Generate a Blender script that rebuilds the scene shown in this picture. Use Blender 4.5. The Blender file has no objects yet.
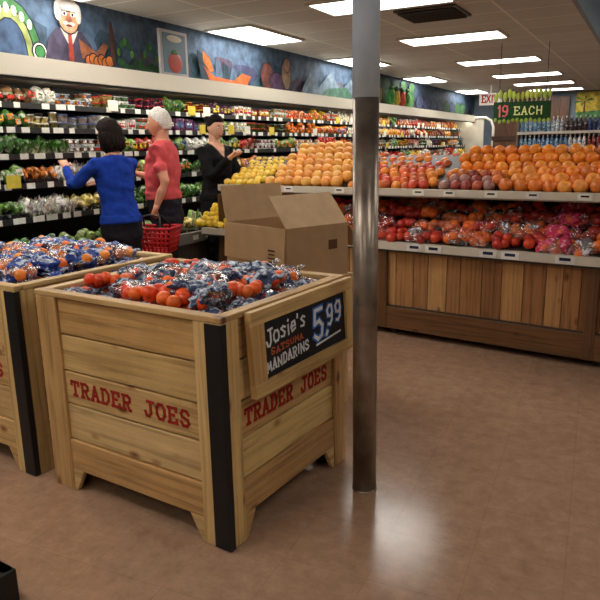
import bpy, bmesh, math, random
import numpy as np
from mathutils import Matrix, Vector
from mathutils.bvhtree import BVHTree
from mathutils import noise as mnoise
rnd=random.Random(7)
sc=bpy.context.scene
try:
    sc.view_settings.view_transform='Standard'
except Exception: pass

def lin(r,g,b):
    f=lambda c:(c/255/12.92) if c/255<=.04045 else ((c/255+.055)/1.055)**2.4
    return (f(r),f(g),f(b))
def jit(c,a=.12):
    k=1+rnd.uniform(-a,a); return tuple(max(0,min(1,x*k*(1+rnd.uniform(-a/3,a/3)))) for x in c)

# ---------------------------------------------------------------- mesh builder
class MB:
    def __init__(s): s.V=[];s.F=[];s.M=[];s.C=[];s.G=[];s.S=[]
    def add(s,vs,fs,col=(1,1,1),mat=0,gr=None,smooth=False,cols=None):
        o=len(s.V)
        vs=[tuple(v) for v in vs]
        s.V+=vs
        s.F+=[tuple(i+o for i in f) for f in fs]
        s.M+=[mat]*len(fs); s.S+=[smooth]*len(fs)
        s.C+=(cols if cols is not None else [col]*len(vs))
        s.G+=(gr if gr is not None else [(v[0],v[1],v[2]) for v in vs])
    def box(s,c,size,col=(1,1,1),mat=0,rot=None,M=None):
        """box centred at c; grain coords run along the longest side"""
        sx,sy,sz=[a/2 for a in size]
        L=[(-sx,-sy,-sz),(sx,-sy,-sz),(sx,sy,-sz),(-sx,sy,-sz),(-sx,-sy,sz),(sx,-sy,sz),(sx,sy,sz),(-sx,sy,sz)]
        order=sorted(range(3),key=lambda i:-size[i])
        off=(rnd.uniform(-50,50),rnd.uniform(-50,50),rnd.uniform(-50,50))
        gr=[(v[order[0]]+off[0],v[order[1]]+off[1],v[order[2]]+off[2]) for v in L]
        T=Matrix.Translation(c)
        if rot is not None: T=T@(rot if isinstance(rot,Matrix) else Matrix.Rotation(rot,4,'Z'))
        if M is not None: T=M@T
        vs=[T@Vector(v) for v in L]
        s.add(vs,[(0,3,2,1),(4,5,6,7),(0,1,5,4),(1,2,6,5),(2,3,7,6),(3,0,4,7)],col,mat,gr)
    def prism(s,pts,n,thick,col,mat=0):
        """pts 3D planar polygon, extruded along n*thick"""
        n=Vector(n)*thick; k=len(pts)
        off=rnd.uniform(-50,50)
        A=[Vector(p) for p in pts]; B=[p+n for p in A]
        fs=[tuple(range(k)),tuple(range(2*k-1,k-1,-1))]+[(i,(i+1)%k,k+(i+1)%k,k+i)[::-1] for i in range(k)]
        s.add(A+B,fs,col,mat,[(v.x+v.y+off,v.z+off,0) for v in A+B])
    def tmpl(s,t,loc,scale,col,mat=0,R=None,smooth=True,cols=None):
        v,f=t
        a=v*np.array(scale)
        if R is not None: a=a@np.array(R.to_3x3()).T
        a=a+np.array(loc)
        s.add(a.tolist(),f,col,mat,smooth=smooth,cols=cols)
    def tube(s,pts,rad,col,mat=0,n=10,smooth=True,cap=True):
        pts=[Vector(p) for p in pts]; V=[];F=[]
        up=Vector((.13,.21,.97))
        for i,p in enumerate(pts):
            d=(pts[min(i+1,len(pts)-1)]-pts[max(i-1,0)]).normalized()
            u=up if abs(d.dot(up))<.95 else Vector((1,0,.1))
            a=d.cross(u).normalized(); b=d.cross(a).normalized()
            r=rad[i] if isinstance(rad,(list,tuple)) else rad
            ra,rb=(r if isinstance(r,tuple) else (r,r))
            for k in range(n):
                t=2*math.pi*k/n
                V.append(p+a*ra*math.cos(t)+b*rb*math.sin(t))
        m=len(pts)
        for i in range(m-1):
            for k in range(n):
                F.append((i*n+k,i*n+(k+1)%n,(i+1)*n+(k+1)%n,(i+1)*n+k))
        if cap: F.append(tuple(range(n-1,-1,-1))); F.append(tuple(range((m-1)*n,m*n)))
        s.add(V,F,col,mat,smooth=smooth)
    def lathe(s,prof,c,col,mat=0,n=10,cols=None,smooth=True):
        V=[];F=[];CC=[]
        for i,(r,z) in enumerate(prof):
            for k in range(n):
                t=2*math.pi*k/n; V.append((c[0]+r*math.cos(t),c[1]+r*math.sin(t),c[2]+z)); CC.append(cols[i] if cols else col)
        m=len(prof)
        for i in range(m-1):
            for k in range(n): F.append((i*n+k,i*n+(k+1)%n,(i+1)*n+(k+1)%n,(i+1)*n+k))
        F.append(tuple(range(n-1,-1,-1))); F.append(tuple(range((m-1)*n,m*n)))
        s.add(V,F,col,mat,smooth=smooth,cols=CC)
    def build(s,name,mats,parent=None,M=None,bevel=0):
        me=bpy.data.meshes.new(name); me.from_pydata(s.V,[],s.F)
        for m in mats: me.materials.append(m)
        me.polygons.foreach_set('material_index',s.M)
        me.polygons.foreach_set('use_smooth',s.S)
        a=me.attributes.new('Col','FLOAT_COLOR','POINT')
        a.data.foreach_set('color',np.array([(c[0],c[1],c[2],1) for c in s.C],dtype=np.float32).ravel())
        g=me.attributes.new('Gr','FLOAT_VECTOR','POINT')
        g.data.foreach_set('vector',np.array(s.G,dtype=np.float32).ravel())
        me.update()
        ob=bpy.data.objects.new(name,me); sc.collection.objects.link(ob)
        if parent: ob.parent=parent
        if M is not None: ob.matrix_local=M
        if bevel:
            b=ob.modifiers.new('bevel','BEVEL'); b.width=bevel; b.segments=2; b.limit_method='ANGLE'
        return ob
def empty(name,M=None):
    e=bpy.data.objects.new(name,None); sc.collection.objects.link(e)
    if M is not None: e.matrix_world=M
    return e
def ico(sub):
    bm=bmesh.new(); bmesh.ops.create_icosphere(bm,subdivisions=sub,radius=1)
    v=np.array([x.co[:] for x in bm.verts]); f=[tuple(q.index for q in p.verts) for p in bm.faces]; bm.free(); return v,f
I2=ico(2);I3=ico(3);I4=ico(4)
def lumpy(t,amp,freq,seed):
    v,f=t; o=Vector((seed*3.1,seed*1.7,seed))
    w=np.array([np.array(p)*(1+amp*mnoise.noise(Vector(p)*freq+o)) for p in v]); return w,f
def rrot(a=math.pi): 
    return Matrix.Rotation(rnd.uniform(-a,a),4,'Z')@Matrix.Rotation(rnd.uniform(-a,a),4,'X')@Matrix.Rotation(rnd.uniform(-a,a),4,'Y')

# ---------------------------------------------------------------- materials
def mk(name):
    m=bpy.data.materials.new(name); m.use_nodes=True; nt=m.node_tree
    return m,nt,nt.nodes['Principled BSDF']
def inp(n,**kw):
    for k,v in kw.items(): n.inputs[k.replace('_',' ')].default_value=v
def ramp(nt,stops):
    r=nt.nodes.new('ShaderNodeValToRGB'); e=r.color_ramp.elements
    while len(e)<len(stops): e.new(.5)
    for i,(p,c) in enumerate(stops): e[i].position=p; e[i].color=(c[0],c[1],c[2],1)
    return r
def attrmat(name,rough=.5,spec=.5,noise=.15,nscale=30,bump=0,metal=0,coat=0,cells=0):
    m,nt,p=mk(name); L=nt.links
    a=nt.nodes.new('ShaderNodeAttribute'); a.attribute_name='Col'
    n=nt.nodes.new('ShaderNodeTexNoise'); n.inputs['Scale'].default_value=nscale; n.inputs['Detail'].default_value=4
    tc=nt.nodes.new('ShaderNodeTexCoord'); L.new(tc.outputs['Object'],n.inputs['Vector'])
    r=ramp(nt,[(.3,(1-noise,)*3),(.7,(1+noise,)*3)]); L.new(n.outputs['Fac'],r.inputs['Fac'])
    mx=nt.nodes.new('ShaderNodeMix'); mx.data_type='RGBA'; mx.blend_type='MULTIPLY'; mx.inputs[0].default_value=1
    L.new(a.outputs['Color'],mx.inputs[6]); L.new(r.outputs['Color'],mx.inputs[7]); out=mx.outputs[2]
    if cells:
        vo=nt.nodes.new('ShaderNodeTexVoronoi'); vo.inputs['Scale'].default_value=cells; L.new(tc.outputs['Object'],vo.inputs['Vector'])
        sp=nt.nodes.new('ShaderNodeSeparateColor'); L.new(vo.outputs['Color'],sp.inputs[0])
        r2=ramp(nt,[(0,(.35,)*3),(.45,(.9,)*3),(.8,(1.1,)*3),(1,(1.7,)*3)]); L.new(sp.outputs[0],r2.inputs['Fac'])
        m3=nt.nodes.new('ShaderNodeMix'); m3.data_type='RGBA'; m3.blend_type='MULTIPLY'; m3.inputs[0].default_value=1
        L.new(out,m3.inputs[6]); L.new(r2.outputs['Color'],m3.inputs[7]); out=m3.outputs[2]
        gt=ramp(nt,[(.9,(0,0,0)),(.92,(.55,.55,.55))]); L.new(sp.outputs[1],gt.inputs['Fac'])
        m4=nt.nodes.new('ShaderNodeMix'); m4.data_type='RGBA'; m4.blend_type='MIX'; L.new(gt.outputs['Color'],m4.inputs[0])
        L.new(out,m4.inputs[6]); m4.inputs[7].default_value=(.75,.76,.72,1); out=m4.outputs[2]
    L.new(out,p.inputs['Base Color'])
    p.inputs['Roughness'].default_value=rough; p.inputs['Specular IOR Level'].default_value=spec; p.inputs['Metallic'].default_value=metal
    p.inputs['Coat Weight'].default_value=coat
    if bump:
        b=nt.nodes.new('ShaderNodeBump'); b.inputs['Strength'].default_value=bump; b.inputs['Distance'].default_value=.01
        L.new(n.outputs['Fac'],b.inputs['Height']); L.new(b.outputs['Normal'],p.inputs['Normal'])
    return m
def woodmat(name,rough=.45,dark=.45,knots=True):
    m,nt,p=mk(name); L=nt.links
    a=nt.nodes.new('ShaderNodeAttribute'); a.attribute_name='Col'
    g=nt.nodes.new('ShaderNodeAttribute'); g.attribute_name='Gr'
    mp=nt.nodes.new('ShaderNodeMapping'); mp.inputs['Scale'].default_value=(2.0,48,48); L.new(g.outputs['Vector'],mp.inputs['Vector'])
    n=nt.nodes.new('ShaderNodeTexNoise'); inp(n,Scale=1.0,Detail=5,Distortion=.6); L.new(mp.outputs[0],n.inputs['Vector'])
    r=ramp(nt,[(.3,(dark,dark*.86,dark*.7)),(.5,(.9,.88,.84)),(.75,(1.12,1.1,1.05))]); L.new(n.outputs['Fac'],r.inputs['Fac'])
    mx=nt.nodes.new('ShaderNodeMix'); mx.data_type='RGBA'; mx.blend_type='MULTIPLY'; mx.inputs[0].default_value=.8
    L.new(a.outputs['Color'],mx.inputs[6]); L.new(r.outputs['Color'],mx.inputs[7])
    out=mx.outputs[2]
    if knots:
        mk2=nt.nodes.new('ShaderNodeMapping'); mk2.inputs['Scale'].default_value=(4.5,9,3); L.new(g.outputs['Vector'],mk2.inputs['Vector'])
        vo=nt.nodes.new('ShaderNodeTexVoronoi'); vo.inputs['Scale'].default_value=1.0; L.new(mk2.outputs[0],vo.inputs['Vector'])
        kr=ramp(nt,[(.06,(.12,.06,.03)),(.12,(.6,.45,.33)),(.19,(1,1,1))]); L.new(vo.outputs['Distance'],kr.inputs['Fac'])
        m2=nt.nodes.new('ShaderNodeMix'); m2.data_type='RGBA'; m2.blend_type='MULTIPLY'; m2.inputs[0].default_value=.9
        L.new(out,m2.inputs[6]); L.new(kr.outputs['Color'],m2.inputs[7]); out=m2.outputs[2]
    # scuffs and wear
    wn=nt.nodes.new('ShaderNodeTexNoise'); inp(wn,Scale=3.5,Detail=6,Roughness=.7); L.new(g.outputs['Vector'],wn.inputs['Vector'])
    wr_=ramp(nt,[(.35,(.76,.72,.66)),(.55,(1,1,1))]); L.new(wn.outputs['Fac'],wr_.inputs['Fac'])
    m5=nt.nodes.new('ShaderNodeMix'); m5.data_type='RGBA'; m5.blend_type='MULTIPLY'; m5.inputs[0].default_value=.55
    L.new(out,m5.inputs[6]); L.new(wr_.outputs['Color'],m5.inputs[7]); out=m5.outputs[2]
    L.new(out,p.inputs['Base Color']); p.inputs['Roughness'].default_value=rough
    b=nt.nodes.new('ShaderNodeBump'); b.inputs['Strength'].default_value=.15; b.inputs['Distance'].default_value=.005
    L.new(n.outputs['Fac'],b.inputs['Height']); L.new(b.outputs['Normal'],p.inputs['Normal'])
    return m
def emis(name,col,st):
    m,nt,p=mk(name); p.inputs['Base Color'].default_value=(*col,1); p.inputs['Emission Color'].default_value=(*col,1); p.inputs['Emission Strength'].default_value=st; return m
mPAINT=attrmat('painted_surface',.5,.4,.06,8)
mMATTE=attrmat('matte_surface',.85,.2,.1,20)
mFRUIT=attrmat('fruit_skin',.34,.5,.1,60,bump=.12)
mPACK=attrmat('packaging',.25,.5,.3,45,bump=.15,cells=38)
mCLOTH=attrmat('cloth',.9,.15,.14,25,bump=.15)
mSKIN=attrmat('skin',.55,.3,.05,20)
mHAIR=attrmat('hair',.75,.12,.25,90,bump=.3)
mBLACK=attrmat('black_metal',.45,.4,.15,30)
mPINE=woodmat('pine_wood')
mCEDAR=woodmat('cedar_wood',.4,.34)
mMURAL=attrmat('mural_paint',.7,.2,.45,10)
mCHALK=attrmat('chalkboard_paint',.6,.3,.15,25)
mCARD=attrmat('cardboard',.85,.2,.08,12)
mTUBE=emis('fluorescent_diffuser',(1,.955,.885),11.8)
mCASEL=emis('case_lamp',(1,.94,.83),11)
mEXIT=emis('exit_glow',lin(235,225,215),.35)
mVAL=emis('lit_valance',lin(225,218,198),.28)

# clear crinkled fruit bag
def bagmat(name,c1,c2,cover,gloss=.2,hl=.6):
    m,nt,p=mk(name); L=nt.links
    tc=nt.nodes.new('ShaderNodeTexCoord')
    n=nt.nodes.new('ShaderNodeTexNoise'); inp(n,Scale=9,Detail=1,Distortion=.4); L.new(tc.outputs['Object'],n.inputs['Vector'])
    n2=nt.nodes.new('ShaderNodeTexNoise'); inp(n2,Scale=20,Detail=2,Distortion=1.2); L.new(tc.outputs['Object'],n2.inputs['Vector'])
    r=ramp(nt,[(cover-.02,(0,0,0)),(cover+.02,(1,1,1))]); L.new(n.outputs['Fac'],r.inputs['Fac'])
    cr=ramp(nt,[(.4,c1),(hl-.04,c1),(hl,c2),(hl+.1,c2)]); L.new(n2.outputs['Fac'],cr.inputs['Fac']); L.new(cr.outputs['Color'],p.inputs['Base Color'])
    p.inputs['Roughness'].default_value=.22
    b=nt.nodes.new('ShaderNodeBump'); b.inputs['Strength'].default_value=.9; b.inputs['Distance'].default_value=.03
    L.new(n2.outputs['Fac'],b.inputs['Height']); L.new(b.outputs['Normal'],p.inputs['Normal'])
    tr=nt.nodes.new('ShaderNodeBsdfTransparent'); tr.inputs['Color'].default_value=(.95,.95,.97,1)
    gl=nt.nodes.new('ShaderNodeBsdfGlossy'); gl.inputs['Roughness'].default_value=.15; L.new(b.outputs['Normal'],gl.inputs['Normal'])
    m1=nt.nodes.new('ShaderNodeMixShader'); m1.inputs[0].default_value=gloss; L.new(tr.outputs[0],m1.inputs[1]); L.new(gl.outputs[0],m1.inputs[2])
    m2=nt.nodes.new('ShaderNodeMixShader'); L.new(r.outputs['Color'],m2.inputs[0]); L.new(m1.outputs[0],m2.inputs[1]); L.new(p.outputs[0],m2.inputs[2])
    L.new(m2.outputs[0],nt.nodes['Material Output'].inputs['Surface']); return m
mBAG=bagmat('dark_print_fruit_bag',lin(50,64,98),lin(170,182,198),.46,.36,.56)
mBAG2=bagmat('blue_print_fruit_bag',lin(32,62,140),lin(185,195,215),.46,.32,.57)
mBAG3=bagmat('clear_fruit_bag',lin(130,120,120),lin(230,225,230),.62,.14)
mBAGP=bagmat('pink_net_bag',lin(215,66,102),lin(240,160,180),.42)

# floor
mFLOOR,nt,p=mk('polished_floor'); L=nt.links
tc=nt.nodes.new('ShaderNodeTexCoord')
mp=nt.nodes.new('ShaderNodeMapping'); mp.inputs['Rotation'].default_value=(0,0,-.07); L.new(tc.outputs['Object'],mp.inputs['Vector'])
n=nt.nodes.new('ShaderNodeTexNoise'); inp(n,Scale=14,Detail=9,Roughness=.72); L.new(mp.outputs[0],n.inputs['Vector'])
n2=nt.nodes.new('ShaderNodeTexNoise'); inp(n2,Scale=1.3,Detail=5); L.new(mp.outputs[0],n2.inputs['Vector'])
r=ramp(nt,[(.3,lin(145,113,90)),(.5,lin(161,127,102)),(.72,lin(177,142,115))]); L.new(n.outputs['Fac'],r.inputs['Fac'])
r2=ramp(nt,[(.3,(.88,.88,.88)),(.7,(1.08,1.08,1.08))]); L.new(n2.outputs['Fac'],r2.inputs['Fac'])
mx=nt.nodes.new('ShaderNodeMix'); mx.data_type='RGBA'; mx.blend_type='MULTIPLY'; mx.inputs[0].default_value=1
L.new(r.outputs['Color'],mx.inputs[6]); L.new(r2.outputs['Color'],mx.inputs[7])
br=nt.nodes.new('ShaderNodeTexBrick'); inp(br,Scale=1,Mortar_Size=.003,Brick_Width=.305,Row_Height=.305,Mortar_Smooth=.3); br.offset=0
br.inputs['Color1'].default_value=(1,1,1,1); br.inputs['Color2'].default_value=(.93,.93,.93,1); br.inputs['Mortar'].default_value=(.7,.7,.7,1)
L.new(mp.outputs[0],br.inputs['Vector'])
mx2=nt.nodes.new('ShaderNodeMix'); mx2.data_type='RGBA'; mx2.blend_type='MULTIPLY'; mx2.inputs[0].default_value=.42
L.new(mx.outputs[2],mx2.inputs[6]); L.new(br.outputs['Color'],mx2.inputs[7]); L.new(mx2.outputs[2],p.inputs['Base Color'])
rr=ramp(nt,[(.3,(.12,)*3),(.7,(.22,)*3)]); L.new(n2.outputs['Fac'],rr.inputs['Fac']); L.new(rr.outputs['Color'],p.inputs['Roughness'])
p.inputs['Specular IOR Level'].default_value=.6
b=nt.nodes.new('ShaderNodeBump'); b.inputs['Strength'].default_value=.05; b.inputs['Distance'].default_value=.01; L.new(n.outputs['Fac'],b.inputs['Height']); L.new(b.outputs['Normal'],p.inputs['Normal'])

# ceiling tiles
mCEIL,nt,p=mk('ceiling_tile'); L=nt.links
tc=nt.nodes.new('ShaderNodeTexCoord')
mp=nt.nodes.new('ShaderNodeMapping'); mp.inputs['Location'].default_value=(.3,0,0); L.new(tc.outputs['Object'],mp.inputs['Vector'])
br=nt.nodes.new('ShaderNodeTexBrick'); inp(br,Scale=1,Mortar_Size=.012,Brick_Width=1.2,Row_Height=.6,Mortar_Smooth=.1); br.offset=0
br.inputs['Color1'].default_value=(*lin(188,188,186),1); br.inputs['Color2'].default_value=(*lin(178,178,176),1); br.inputs['Mortar'].default_value=(*lin(218,215,208),1)
L.new(mp.outputs[0],br.inputs['Vector']); L.new(br.outputs['Color'],p.inputs['Base Color']); p.inputs['Roughness'].default_value=.9

# ---------------------------------------------------------------- room shell
CZ=2.72
def shell(name,c,size,col,mat):
    m=MB(); m.box(c,size,col); return m.build(name,[mat])
shell('floor',(0,8,-.05),(14,24,.1),(1,1,1),mFLOOR)
shell('ceiling',(-3.2,8,CZ+.05),(4.7,24,.1),(1,1,1),mCEIL)
shell('ceiling_raised',(2.6,8,3.3),(6.9,24,.1),lin(125,142,160),mPAINT)
shell('trim_ceiling_step',(-.83,8,3.0),(.05,24,.55),lin(125,142,160),mPAINT)
shell('wall_left_lower',(-5.45,8,1.1),(.1,24,2.2),lin(70,70,70),mPAINT)
shell('wall_far',(0,19.05,1.65),(12,.1,3.3),lin(110,125,140),mPAINT)
shell('wall_right',(6,8,1.65),(.1,24,3.3),lin(180,175,160),mPAINT)
shell('wall_back',(0,-3.5,1.65),(12,.1,3.3),lin(170,160,145),mPAINT)
# ceiling lights; unseen ones around the camera are added to light the bins
def light(x,y,alongx=True):
    sx,sy=(1.2,.56) if alongx else (.56,1.2)
    m=MB(); m.box((0,0,-.012),(sx,sy,.012),(1,1,1),0)
    for a,b_,c_,d_ in ((0,sy/2+.015,sx+.06,.03),(0,-sy/2-.015,sx+.06,.03),(sx/2+.015,0,.03,sy),(-sx/2-.015,0,.03,sy)):
        m.box((a,b_,-.012),(c_,d_,.024),lin(200,200,195),1)
    m.build('ceiling_light',[mTUBE,mPAINT],M=Matrix.Translation((x,y,CZ)))
for y in (.5,3.4,6.05,8.5,11.2,13.75,15.9,17.9): light(-2.38,y,True)
for y in (1.0,3.9,6.95,10.0,13.4,17.2): light(-4.28,y,False)
for x,y in ((1.5,1),(1.5,5),(1.5,9),(1.5,13),(3.8,3),(3.8,9),(0,-1.5),(-2.4,-1.8)):  # extra lights out of view, added to brighten the bins
    m=MB(); z=CZ if x<-.8 else 3.25
    m.box((0,0,-.012),(1.2,.56,.02),(1,1,1),0); m.box((0,0,-.004),(1.28,.64,.02),lin(200,200,195),1)
    m.build('ceiling_light',[mTUBE,mPAINT],M=Matrix.Translation((x,y,z)))
# air vent
m=MB(); m.box((0,0,-.01),(.62,.62,.02),lin(70,66,60))
for i in range(8): m.box((0,-.24+i*.068,-.03),(.56,.03,.02),lin(50,48,45),rot=Matrix.Rotation(.5,4,'X'))
m.build('ceiling_vent',[mPAINT],M=Matrix.Translation((-2.13,6.85,CZ)))

# ---------------------------------------------------------------- mural above the case
XW=-4.66
m=MB(); m.box((XW-.05,8,2.41),(.1,24,.62),lin(72,90,112),0); m.build('wall_left_upper',[mMURAL])
m=MB()
lay=[0]
def shp(pts,col):
    col=[c*.88 for c in col]
    lay[0]+=1
    x=XW+.003+.00045*lay[0]
    m.prism([(x,y,max(2.13,min(z,2.712))) for y,z in pts],(1,0,0),.003,lin(*col))
def ell(cy,cz,ry,rz,col,n=18,a0=0,a1=2*math.pi): 
    if min(ry,rz)>.04: shp([(cy+(ry+.012)*math.cos(a0+(a1-a0)*i/n),cz+(rz+.012)*math.sin(a0+(a1-a0)*i/n)) for i in range(n)],(34,38,50))
    shp([(cy+ry*math.cos(a0+(a1-a0)*i/n),cz+rz*math.sin(a0+(a1-a0)*i/n)) for i in range(n)],col)
for i in range(34):
    y=3+i*.47; z=2.2+rnd.uniform(-.04,.2); w=rnd.uniform(.2,.4)
    shp([(y+w*math.cos(a*.7)*rnd.uniform(.6,1.1),z+.17*math.sin(a*.7)*rnd.uniform(.6,1.1)) for a in range(9)],rnd.choice([(58,76,94),(70,74,104),(60,88,104),(84,74,92),(50,64,74),(96,90,104)]))
# green archway emblem
ell(3.78,2.2,.30,.42,(60,110,66)); ell(3.78,2.2,.22,.34,(140,150,90)); ell(3.78,2.2,.15,.26,(60,80,110)); 
for i in range(7): ell(3.56+.07*i,2.44+.1*math.sin(i/6*3.14),.025,.04,(205,205,185))
ell(4.06,2.24,.07,.07,(205,210,190)); ell(4.06,2.24,.045,.045,(60,120,70))
# old grocer painted figure
shp([(4.1,2.16),(4.16,2.36),(4.26,2.46),(4.4,2.44),(4.54,2.46),(4.64,2.36),(4.74,2.16)],(70,64,84))
shp([(4.3,2.46),(4.4,2.3),(4.5,2.46),(4.45,2.48),(4.35,2.48)],(190,186,180)); shp([(4.38,2.42),(4.42,2.42),(4.43,2.2),(4.4,2.16),(4.37,2.2)],(150,60,50))
shp([(4.5,2.4),(4.7,2.3),(4.8,2.4),(4.86,2.38),(4.74,2.2),(4.52,2.24)],(150,92,64))
ell(4.4,2.56,.115,.13,(184,134,104)); ell(4.4,2.665,.12,.05,(205,200,192)); ell(4.285,2.6,.035,.08,(205,200,192)); ell(4.515,2.6,.035,.08,(205,200,192))
ell(4.4,2.475,.06,.03,(196,150,120)); ell(4.4,2.508,.065,.02,(205,200,192)); ell(4.4,2.492,.035,.01,(120,50,46))
for s_ in (-1,1):
    ell(4.4+s_*.045,2.585,.027,.018,(225,222,215)); ell(4.4+s_*.045,2.585,.012,.014,(40,36,40)); shp([(4.4+s_*.02,2.61),(4.4+s_*.08,2.615),(4.4+s_*.075,2.628),(4.4+s_*.025,2.626)],(190,186,180))
shp([(4.39,2.59),(4.365,2.53),(4.4,2.518),(4.435,2.53),(4.41,2.59)],(164,108,80))
for i in range(6): ell(4.6+.05*i,2.22+.02*(i%2),.045,.045,(198,112,50))
ell(4.9,2.4,.03,.2,(80,54,44))
for i in range(16):
    y=4.98+i*.045; z=2.34+.1*math.sin(i*.8); ell(y,z,.024,.036,(52,108,58) if i%2 else (84,136,64))
for i in range(10): ell(5.0+.07*i,2.22+.03*math.cos(i*2),.05,.035,(46,92,50))
for i in range(6): shp([(6.25+i*.14,2.2),(6.2+i*.17,2.5-.03*i),(6.3+i*.17,2.46-.03*i),(6.42+i*.14,2.2)],rnd.choice([(50,86,96),(44,66,80),(76,96,120)]))
shp([(6.3,2.34),(6.5,2.24),(6.9,2.22),(7.1,2.32),(7.3,2.3),(7.2,2.18),(6.7,2.15),(6.4,2.2)],(180,92,50))
shp([(6.3,2.5),(6.42,2.44),(6.5,2.3),(6.42,2.28),(6.3,2.38)],(190,112,56))
ell(7.7,2.34,.16,.16,(110,66,60)); ell(7.95,2.28,.2,.12,(88,62,92)); ell(8.2,2.4,.12,.2,(140,114,90)); ell(8.22,2.52,.08,.09,(160,118,95))
shp([(8.6,2.16),(8.9,2.5),(9.2,2.3),(9.6,2.55),(10,2.3),(10.4,2.5),(10.9,2.16)],(105,124,140))
shp([(9.2,2.16),(9.5,2.3),(10.2,2.36),(10.6,2.16)],(66,100,86))
for y,c in ((11.6,(170,136,54)),(12.0,(70,120,60)),(12.5,(180,160,64)),(12.9,(160,62,54)),(13.4,(60,106,60))):
    ell(y,2.36,.2,.2,c); ell(y+.05,2.56,.16,.1,(60,106,60))
for i in range(8): ell(14+i*.5,2.3,.25,.14,rnd.choice([(60,100,60),(110,66,56),(70,80,110)]))
m.build('mural_painting',[mMURAL])
m=MB(); m.box((0,0,.24),(.03,.44,.48),lin(186,184,186)); m.box((.018,0,.26),(.006,.36,.38),lin(96,124,142))
m.tmpl(I3,(.022,0,.17),(.006,.11,.1),lin(176,64,50)); m.tmpl(I3,(.024,0,.27),(.006,.06,.025),lin(60,110,50))
m.tmpl(I3,(.022,0,.4),(.006,.12,.035),lin(205,200,186))
m.build('framed_poster',[mPAINT],M=Matrix.Translation((-4.5,5.65,2.125)))
m=MB()
for i,(dy,c) in enumerate(((0,(60,130,60)),(.3,(205,184,64)),(.6,(190,72,52)),(.9,(70,130,60)))):
    m.tmpl(lumpy(I3,.15,2,i),(0,dy,.15),(.06,.13,.14),lin(*c)); m.tmpl(I2,(0,dy,.31),(.03,.1,.05),lin(50,112,50))
m.build('fruit_cutout_decoration',[mMURAL],M=Matrix.Translation((-4.42,11.8,2.14)))

# ---------------------------------------------------------------- refrigerated case
Y0,Y1=.6,17.6
cool=empty('refrigerated_produce_case')
m=MB()
YL=Y1-Y0; YC=(Y0+Y1)/2
m.box((-5.3,YC,1.05),(.1,YL,2.1),lin(48,50,50))
m.box((-4.8,YC,2.07),(1.0,YL,.1),lin(235,230,215))
m.box((-4.33,YC,1.98),(.05,YL,.03),lin(40,40,40))
m.box((-4.55,YC,.28),(1.35,YL,.56),lin(58,50,44))
m.box((-3.86,YC,.6),(.05,YL,.1),lin(120,115,108))
m.box((-4.7,Y1+.03,1.05),(1.3,.06,2.1),lin(210,205,190))
m.box((-4.7,Y0-.03,1.05),(1.3,.06,2.1),lin(210,205,190))
m.build('case_body',[mPAINT],cool)
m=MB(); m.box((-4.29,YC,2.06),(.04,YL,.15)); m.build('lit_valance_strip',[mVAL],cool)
tiers=[(.62,-3.92),(.92,-4.27),(1.17,-4.42),(1.40,-4.52),(1.61,-4.6),(1.81,-4.66)]
m=MB()
for z,xf in tiers[1:]:
    m.box((xf-.2,YC,z-.012),(.42,YL,.02),lin(50,50,50)); m.box((xf+.012,YC,z-.01),(.012,YL,.045),lin(38,38,38))
m.build('shelves',[mPAINT],cool)
m=MB()
for z,xf in tiers:
    y=Y0+.1
    xx=xf+.022 if z>.7 else -3.832
    zz=z-.008 if z>.7 else .6
    while y<Y1:
        if rnd.random()<.85: m.box((xx,y,zz),(.004,rnd.choice([.06,.08,.11]),.045),jit(lin(235,235,228),.08))
        if rnd.random()<.13: m.box((xx+.01,y+.05,zz+.04),(.004,.13,.1),jit(lin(*rnd.choice([(240,238,225),(225,205,80),(240,238,225)])),.06))
        y+=rnd.uniform(.11,.22)
m.build('price_tags',[mMATTE],cool)
m=MB(); m.box((-4.42,YC,2.005),(.06,YL,.025),(1,1,1)); m.build('case_lamp_tube',[mCASEL],cool)
m=MB()
m.tube([(-4.3,Y1,2.08),(-4.0,Y1,2.08),(-3.86,Y1,2.0),(-3.8,Y1,1.85),(-3.8,Y1,.6)],.035,lin(225,220,205)); m.build('end_frame',[mPAINT],cool)

GREEN=[(66,112,44),(92,138,54),(50,92,38),(135,160,84),(104,146,66),(74,112,54),(160,178,110)]
LAB=[(240,240,232),(205,56,48),(235,200,70),(240,240,232),(60,110,64),(225,140,60),(90,110,160)]
OTH=[(232,230,218),(190,62,50),(215,128,56),(110,64,96),(150,46,50),(225,205,120),(120,90,60),(230,228,220)]
FAR=[(225,120,40),(200,50,40),(235,190,60),(90,140,60),(140,70,40),(235,225,200),(190,80,60),(225,150,50)]
P_=MB()
def lump(c,s,col,j=.35,amp=.25):
    t=lumpy(I2,amp,1.8,rnd.uniform(0,40)); P_.tmpl(t,c,s,col,0,Matrix.Rotation(rnd.uniform(-.3,.3),4,'X'),True,[jit(col,j) for _ in t[0]])
def bagp(c,w,h,d,base,lab):
    lump(c,(d/2,w/2,h/2),base,.4)
    a=rnd.uniform(-.2,.2); R=Matrix.Rotation(a,4,'X')
    P_.box((c[0]+d*.47,c[1],c[2]+h*rnd.uniform(-.1,.12)),(.006,w*rnd.uniform(.45,.7),h*rnd.uniform(.25,.45)),jit(lab,.08),rot=R)
    P_.box((c[0]+d*.47+.004,c[1],c[2]+h*.05),(.004,w*.35,h*.08),jit(lin(*rnd.choice(LAB+GREEN)),.1),rot=R)
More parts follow.
